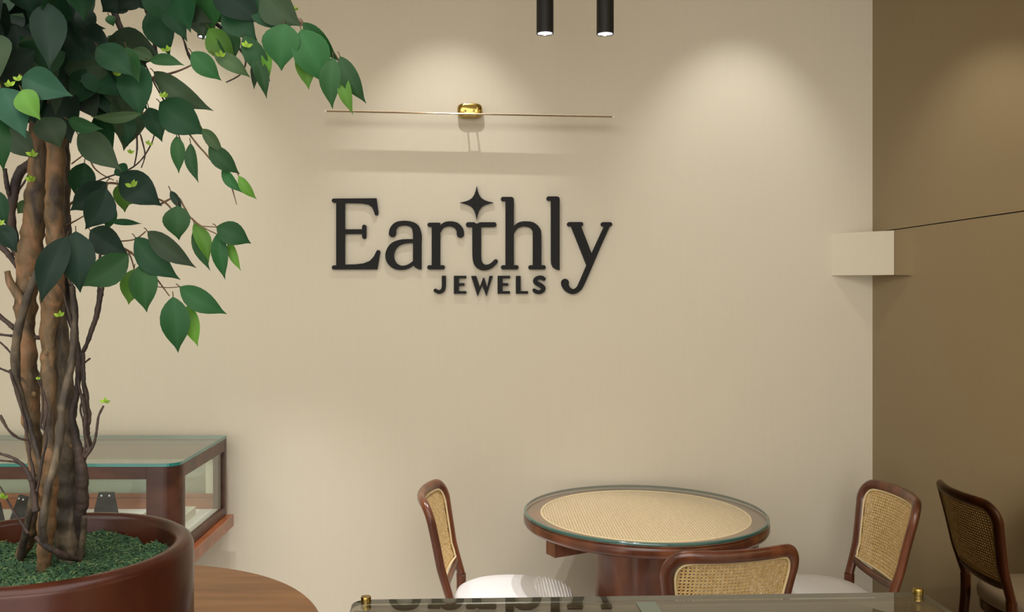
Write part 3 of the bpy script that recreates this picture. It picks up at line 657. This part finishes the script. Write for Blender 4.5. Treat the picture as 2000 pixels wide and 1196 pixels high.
# leaves ------------------------------------------------------------
PROF = [(0, .02), (.05, .30), (.12, .58), (.22, .84), (.34, .98), (.46, 1.0), (.58, .90), (.70, .68), (.80, .42), (.88, .20), (.94, .09), (1, .0)]
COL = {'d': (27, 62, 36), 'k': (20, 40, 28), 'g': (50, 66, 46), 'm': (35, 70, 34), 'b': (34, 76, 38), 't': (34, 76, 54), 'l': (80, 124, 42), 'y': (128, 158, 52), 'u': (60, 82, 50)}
def leaf(m, bx_, by_, tx, ty, w, c, d=1.45, dd=0.0, roll=0.0, fold=.18, curl=.10):
    A = P(bx_, by_, d); B = P(tx, ty, d+dd); ax = B-A; L = ax.length; t = ax.normalized()
    view = (A-Vector((0, 0, EYE))).normalized(); side = t.cross(view).normalized(); nrm = side.cross(t).normalized()
    if nrm.dot(view) > 0: nrm = -nrm
    ca, sa = math.cos(roll), math.sin(roll); side, nrm = side*ca+nrm*sa, nrm*ca-side*sa
    W = w/2*d/F/max(.45, abs(ca)); k = COL[c]; f = random.uniform(.85, 1.15)
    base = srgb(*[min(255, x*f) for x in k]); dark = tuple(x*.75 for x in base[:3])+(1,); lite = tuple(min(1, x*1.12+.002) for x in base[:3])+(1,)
    rows = []; bend = random.uniform(-.06, .06)
    for (s, p) in PROF:
        ctr = A+ax*s+nrm*(curl*L*math.sin(PI*s))+side*(bend*L*math.sin(PI*s))
        ww = W*p; row = []
        for q in (-1, -.5, -.06, .06, .5, 1):
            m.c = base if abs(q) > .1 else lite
            wv = .04*W*math.sin(s*9+q*3)*abs(q)
            row.append(m.V(ctr+side*(q*ww)+nrm*(fold*abs(q)*ww+wv)+TI))
        rows.append(row)
    for a, b in zip(rows[:-1], rows[1:]):
        for i in range(5): m.Fc(a[i], a[i+1], b[i+1], b[i])
LV = [ # base, tip, width, colour, distance, tip offset, roll
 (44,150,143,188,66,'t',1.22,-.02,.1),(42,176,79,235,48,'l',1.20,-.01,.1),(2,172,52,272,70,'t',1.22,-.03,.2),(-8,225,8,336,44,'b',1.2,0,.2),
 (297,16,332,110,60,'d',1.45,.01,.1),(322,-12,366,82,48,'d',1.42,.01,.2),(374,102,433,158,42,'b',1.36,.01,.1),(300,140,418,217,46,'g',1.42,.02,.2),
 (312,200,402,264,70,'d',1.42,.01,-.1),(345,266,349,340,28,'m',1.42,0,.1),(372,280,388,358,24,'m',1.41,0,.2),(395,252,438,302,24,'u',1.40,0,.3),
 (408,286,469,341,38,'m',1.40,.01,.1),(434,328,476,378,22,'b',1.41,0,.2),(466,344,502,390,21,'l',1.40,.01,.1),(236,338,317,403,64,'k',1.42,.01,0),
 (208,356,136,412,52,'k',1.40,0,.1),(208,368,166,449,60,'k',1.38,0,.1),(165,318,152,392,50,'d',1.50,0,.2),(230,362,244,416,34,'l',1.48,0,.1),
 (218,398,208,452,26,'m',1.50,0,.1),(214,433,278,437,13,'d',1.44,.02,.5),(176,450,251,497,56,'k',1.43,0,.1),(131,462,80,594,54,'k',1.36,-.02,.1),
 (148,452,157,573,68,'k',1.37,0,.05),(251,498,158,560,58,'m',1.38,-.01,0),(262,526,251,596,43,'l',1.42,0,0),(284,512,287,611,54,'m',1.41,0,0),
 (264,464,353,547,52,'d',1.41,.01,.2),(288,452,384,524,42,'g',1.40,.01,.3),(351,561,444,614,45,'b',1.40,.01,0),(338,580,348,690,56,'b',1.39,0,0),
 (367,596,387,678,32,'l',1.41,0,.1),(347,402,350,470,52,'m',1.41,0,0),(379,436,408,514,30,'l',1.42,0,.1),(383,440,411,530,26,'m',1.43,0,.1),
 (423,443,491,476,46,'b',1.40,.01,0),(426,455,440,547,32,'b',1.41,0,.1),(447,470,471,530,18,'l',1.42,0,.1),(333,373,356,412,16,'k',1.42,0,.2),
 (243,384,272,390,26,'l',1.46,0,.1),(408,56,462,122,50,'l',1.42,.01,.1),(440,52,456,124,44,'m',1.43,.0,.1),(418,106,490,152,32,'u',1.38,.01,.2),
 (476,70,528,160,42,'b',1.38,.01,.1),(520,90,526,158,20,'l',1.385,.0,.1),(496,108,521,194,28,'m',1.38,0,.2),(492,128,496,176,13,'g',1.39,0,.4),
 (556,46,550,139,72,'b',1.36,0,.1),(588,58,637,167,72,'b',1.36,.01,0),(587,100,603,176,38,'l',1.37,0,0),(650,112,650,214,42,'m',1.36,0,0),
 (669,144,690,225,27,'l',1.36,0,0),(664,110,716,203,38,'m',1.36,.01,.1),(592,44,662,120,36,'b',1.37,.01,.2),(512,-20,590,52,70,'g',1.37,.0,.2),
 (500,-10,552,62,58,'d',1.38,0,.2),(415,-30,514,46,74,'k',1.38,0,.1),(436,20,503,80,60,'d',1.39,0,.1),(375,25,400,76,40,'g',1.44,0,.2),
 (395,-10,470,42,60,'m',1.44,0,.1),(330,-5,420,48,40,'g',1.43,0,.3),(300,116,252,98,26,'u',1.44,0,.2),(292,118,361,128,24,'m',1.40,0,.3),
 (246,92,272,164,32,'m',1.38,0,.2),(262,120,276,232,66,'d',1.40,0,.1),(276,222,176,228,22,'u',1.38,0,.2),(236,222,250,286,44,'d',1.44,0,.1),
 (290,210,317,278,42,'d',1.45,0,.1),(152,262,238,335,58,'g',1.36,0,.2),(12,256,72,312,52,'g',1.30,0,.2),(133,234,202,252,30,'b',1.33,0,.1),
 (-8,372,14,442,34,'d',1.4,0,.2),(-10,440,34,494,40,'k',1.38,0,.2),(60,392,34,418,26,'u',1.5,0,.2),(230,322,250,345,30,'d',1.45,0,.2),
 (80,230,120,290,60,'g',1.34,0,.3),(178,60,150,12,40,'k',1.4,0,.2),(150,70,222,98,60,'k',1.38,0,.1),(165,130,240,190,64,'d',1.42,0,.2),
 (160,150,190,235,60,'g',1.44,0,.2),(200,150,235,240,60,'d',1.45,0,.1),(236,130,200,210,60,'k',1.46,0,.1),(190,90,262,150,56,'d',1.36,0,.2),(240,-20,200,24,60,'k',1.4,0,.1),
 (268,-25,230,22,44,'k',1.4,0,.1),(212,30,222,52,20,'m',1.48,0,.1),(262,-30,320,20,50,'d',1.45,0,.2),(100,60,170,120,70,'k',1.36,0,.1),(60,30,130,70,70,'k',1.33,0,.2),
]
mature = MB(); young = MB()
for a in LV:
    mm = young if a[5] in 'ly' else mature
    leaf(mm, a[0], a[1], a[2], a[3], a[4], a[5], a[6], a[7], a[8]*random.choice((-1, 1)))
    b0 = P(a[0], a[1], a[6])+TI; dx, dy = a[2]-a[0], a[3]-a[1]; l = math.hypot(dx, dy)
    b1 = P(a[0]-dx/l*8, a[1]-dy/l*8-2, a[6]+.01)+TI
    mm.c = srgb(88, 70, 46); mm.tube([b1, (b0+b1)/2+Vector((0, 0, .001)), b0], .0008, 5, cap=False)
# dense inner crown, top left of the photo and on above and beside it
def rleaf(x, y, d, cset):
    L = random.uniform(.06, .095)*F/d; a = random.gauss(PI/2, .75)
    leaf(mature, x, y, x+L*math.cos(a), y+L*math.sin(a), L*random.uniform(.5, .68), random.choice(cset), d, random.uniform(-.03, .03), random.uniform(-.9, .9), random.uniform(.1, .3), random.uniform(.02, .14))
random.seed(21)
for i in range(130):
    x, y = random.uniform(-50, 130), random.uniform(-70, 110); rleaf(x, y, random.uniform(1.25, 1.7), 'kkkdkg')  # mostly near-black green: the crown's shade is put into the leaf colour
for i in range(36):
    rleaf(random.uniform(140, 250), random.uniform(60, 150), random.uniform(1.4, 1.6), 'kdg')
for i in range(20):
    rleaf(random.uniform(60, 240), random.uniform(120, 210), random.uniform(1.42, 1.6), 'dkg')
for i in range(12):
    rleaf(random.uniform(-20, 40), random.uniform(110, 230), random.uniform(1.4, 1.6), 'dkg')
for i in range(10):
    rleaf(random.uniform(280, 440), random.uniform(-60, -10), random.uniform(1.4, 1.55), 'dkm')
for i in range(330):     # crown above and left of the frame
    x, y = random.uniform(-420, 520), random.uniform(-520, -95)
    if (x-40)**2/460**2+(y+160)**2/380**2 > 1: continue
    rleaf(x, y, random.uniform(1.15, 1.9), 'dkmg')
for i in range(60):
    rleaf(random.uniform(-420, -90), random.uniform(-100, 420), random.uniform(1.2, 1.8), 'dkmg')
mature.build('mature_leaves', M_leaf, tree, ang=180); young.build('young_leaves', M_leaf, tree, ang=180)['label'] = 'bright light green young leaves'
# tiny pale shoots
for (x, y, d, s) in ((205, 787, 1.46, 12), (116, 618, 1.41, 13), (258, 365, 1.40, 16), (20, 168, 1.2, 14), (35, 158, 1.2, 13), (228, 148, 1.36, 14), (325, 100, 1.41, 13), (482, 92, 1.37, 14), (430, 110, 1.37, 13), (576, 20, 1.4, 9), (62, 305, 1.29, 15), (60, 355, 1.47, 15), (291, 283, 1.44, 10), (255, 300, 1.44, 10), (6, 975, 1.38, 14), (0, 440, 1.37, 14), (75, 742, 1.39, 7), (320, 190, 1.4, 12)):
    sh = MB()
    for k in range(3):
        a = -PI/2+(k-1)*.9+random.uniform(-.3, .3)
        leaf(sh, x, y, x+s*math.cos(a), y+s*math.sin(a), s*.5, 'y', d, random.uniform(-.004, .004), random.uniform(-.5, .5))
    sh.build('leaf_bud', M_leaf, tree, ang=180)['label'] = 'small yellow-green leaf bud'

# ------------------------------------------------------------------ glass-topped counter in the foreground
CZ = 1.046; ca = math.atan2(.041, 1.02)
cn = empty('glass_counter', ((690-CX)/F*1.625, (EYE-CZ)*F/(1172-CY), 0), ca)
tag(cn, 'foreground counter with reflective glass top and brass corner studs', 'counter')
# local frame: x to the right, y away from the camera; far edge at y=0
CWd = (1800-CX)/F*1.666-cn.location.x+.0; CDp = .55
IDM = Matrix.Identity(4)
def rback(x0, x1, y0, y1, r, n=8):
    pts = [(x0, y0), (x1, y0), (x1, y1-.006), (x1-.006, y1)]
    pts += [(x0+r-r*math.sin(PI/2*k/n), y1-r+r*math.cos(PI/2*k/n)) for k in range(n+1)]
    return pts
m = MB(); slab(m, rback(0, CWd, -CDp, 0, .028), CZ-.008, CZ, IDM, side=1); m.build('glass_top', [M_cglass, M_cedge], cn, smooth=False)
def cb(nm, x0, x1, y0, y1, z0, z1, mat, bv=.002): return bx(nm, x0, x1, y0, y1, z0, z1, mat, bv, cn, IDM)
zt = CZ-.0085
cb('rear_rail', .02, CWd-.002, -.03, -.004, zt-.03, zt, M_taupe)
cb('side_rail', CWd-.036, CWd-.002, -CDp+.02, -.0305, zt-.03, zt, M_taupe)
cb('side_rail', .004, .03, -CDp+.02, -.0305, zt-.03, zt, M_taupe)
cb('front_rail', .03, CWd-.036, -CDp+.005, -CDp+.03, zt-.03, zt, M_taupe)
m = MB()
m.box(.03, CWd-.036, -CDp+.031, -.031, zt-.16, zt-.15); m.build('lining', M_darkin, cn, smooth=False)
m = MB(); m.box(.006, CWd-.004, -CDp+.022, -.006, 0, zt-.161); m.build('cabinet_body', M_casewood, cn, smooth=False, bevel=.004)
for nm, b_ in (('side_panel', (.006, .03, -CDp+.022, -.006)), ('side_panel', (CWd-.034, CWd-.006, -CDp+.022, -.006)), ('back_panel', (.03, CWd-.034, -.028, -.006)), ('front_panel', (.03, CWd-.034, -CDp+.006, -CDp+.03))):
    m = MB(); m.box(b_[0], b_[1], b_[2], b_[3], zt-.16, zt-.031); m.build(nm, M_darkin, cn, smooth=False)
def stud(x, y):
    m = MB(); m.lathe([(.0088, CZ+.0002), (.0092, CZ+.002), (.0088, CZ+.006), (.0092, CZ+.0085), (.0085, CZ+.011), (.0001, CZ+.0115)], x, y, 24); m.build('brass_stud', M_brass, cn)
stud(.024, -.016); stud(CWd-.012, -.012)
sd = P(1264, 1185, 1.60)
m = MB(); m.box(-.017, .017, -.05, .05, 0, .0025)
pt = m.build('acrylic_plate', M_frost, smooth=False, bevel=.0006); pt.location = (sd.x, 1.556, CZ+.0003); pt.rotation_euler = (0, 0, ca)
tag(pt, 'small pale green acrylic plate lying on the glass top of the foreground counter', 'plate')
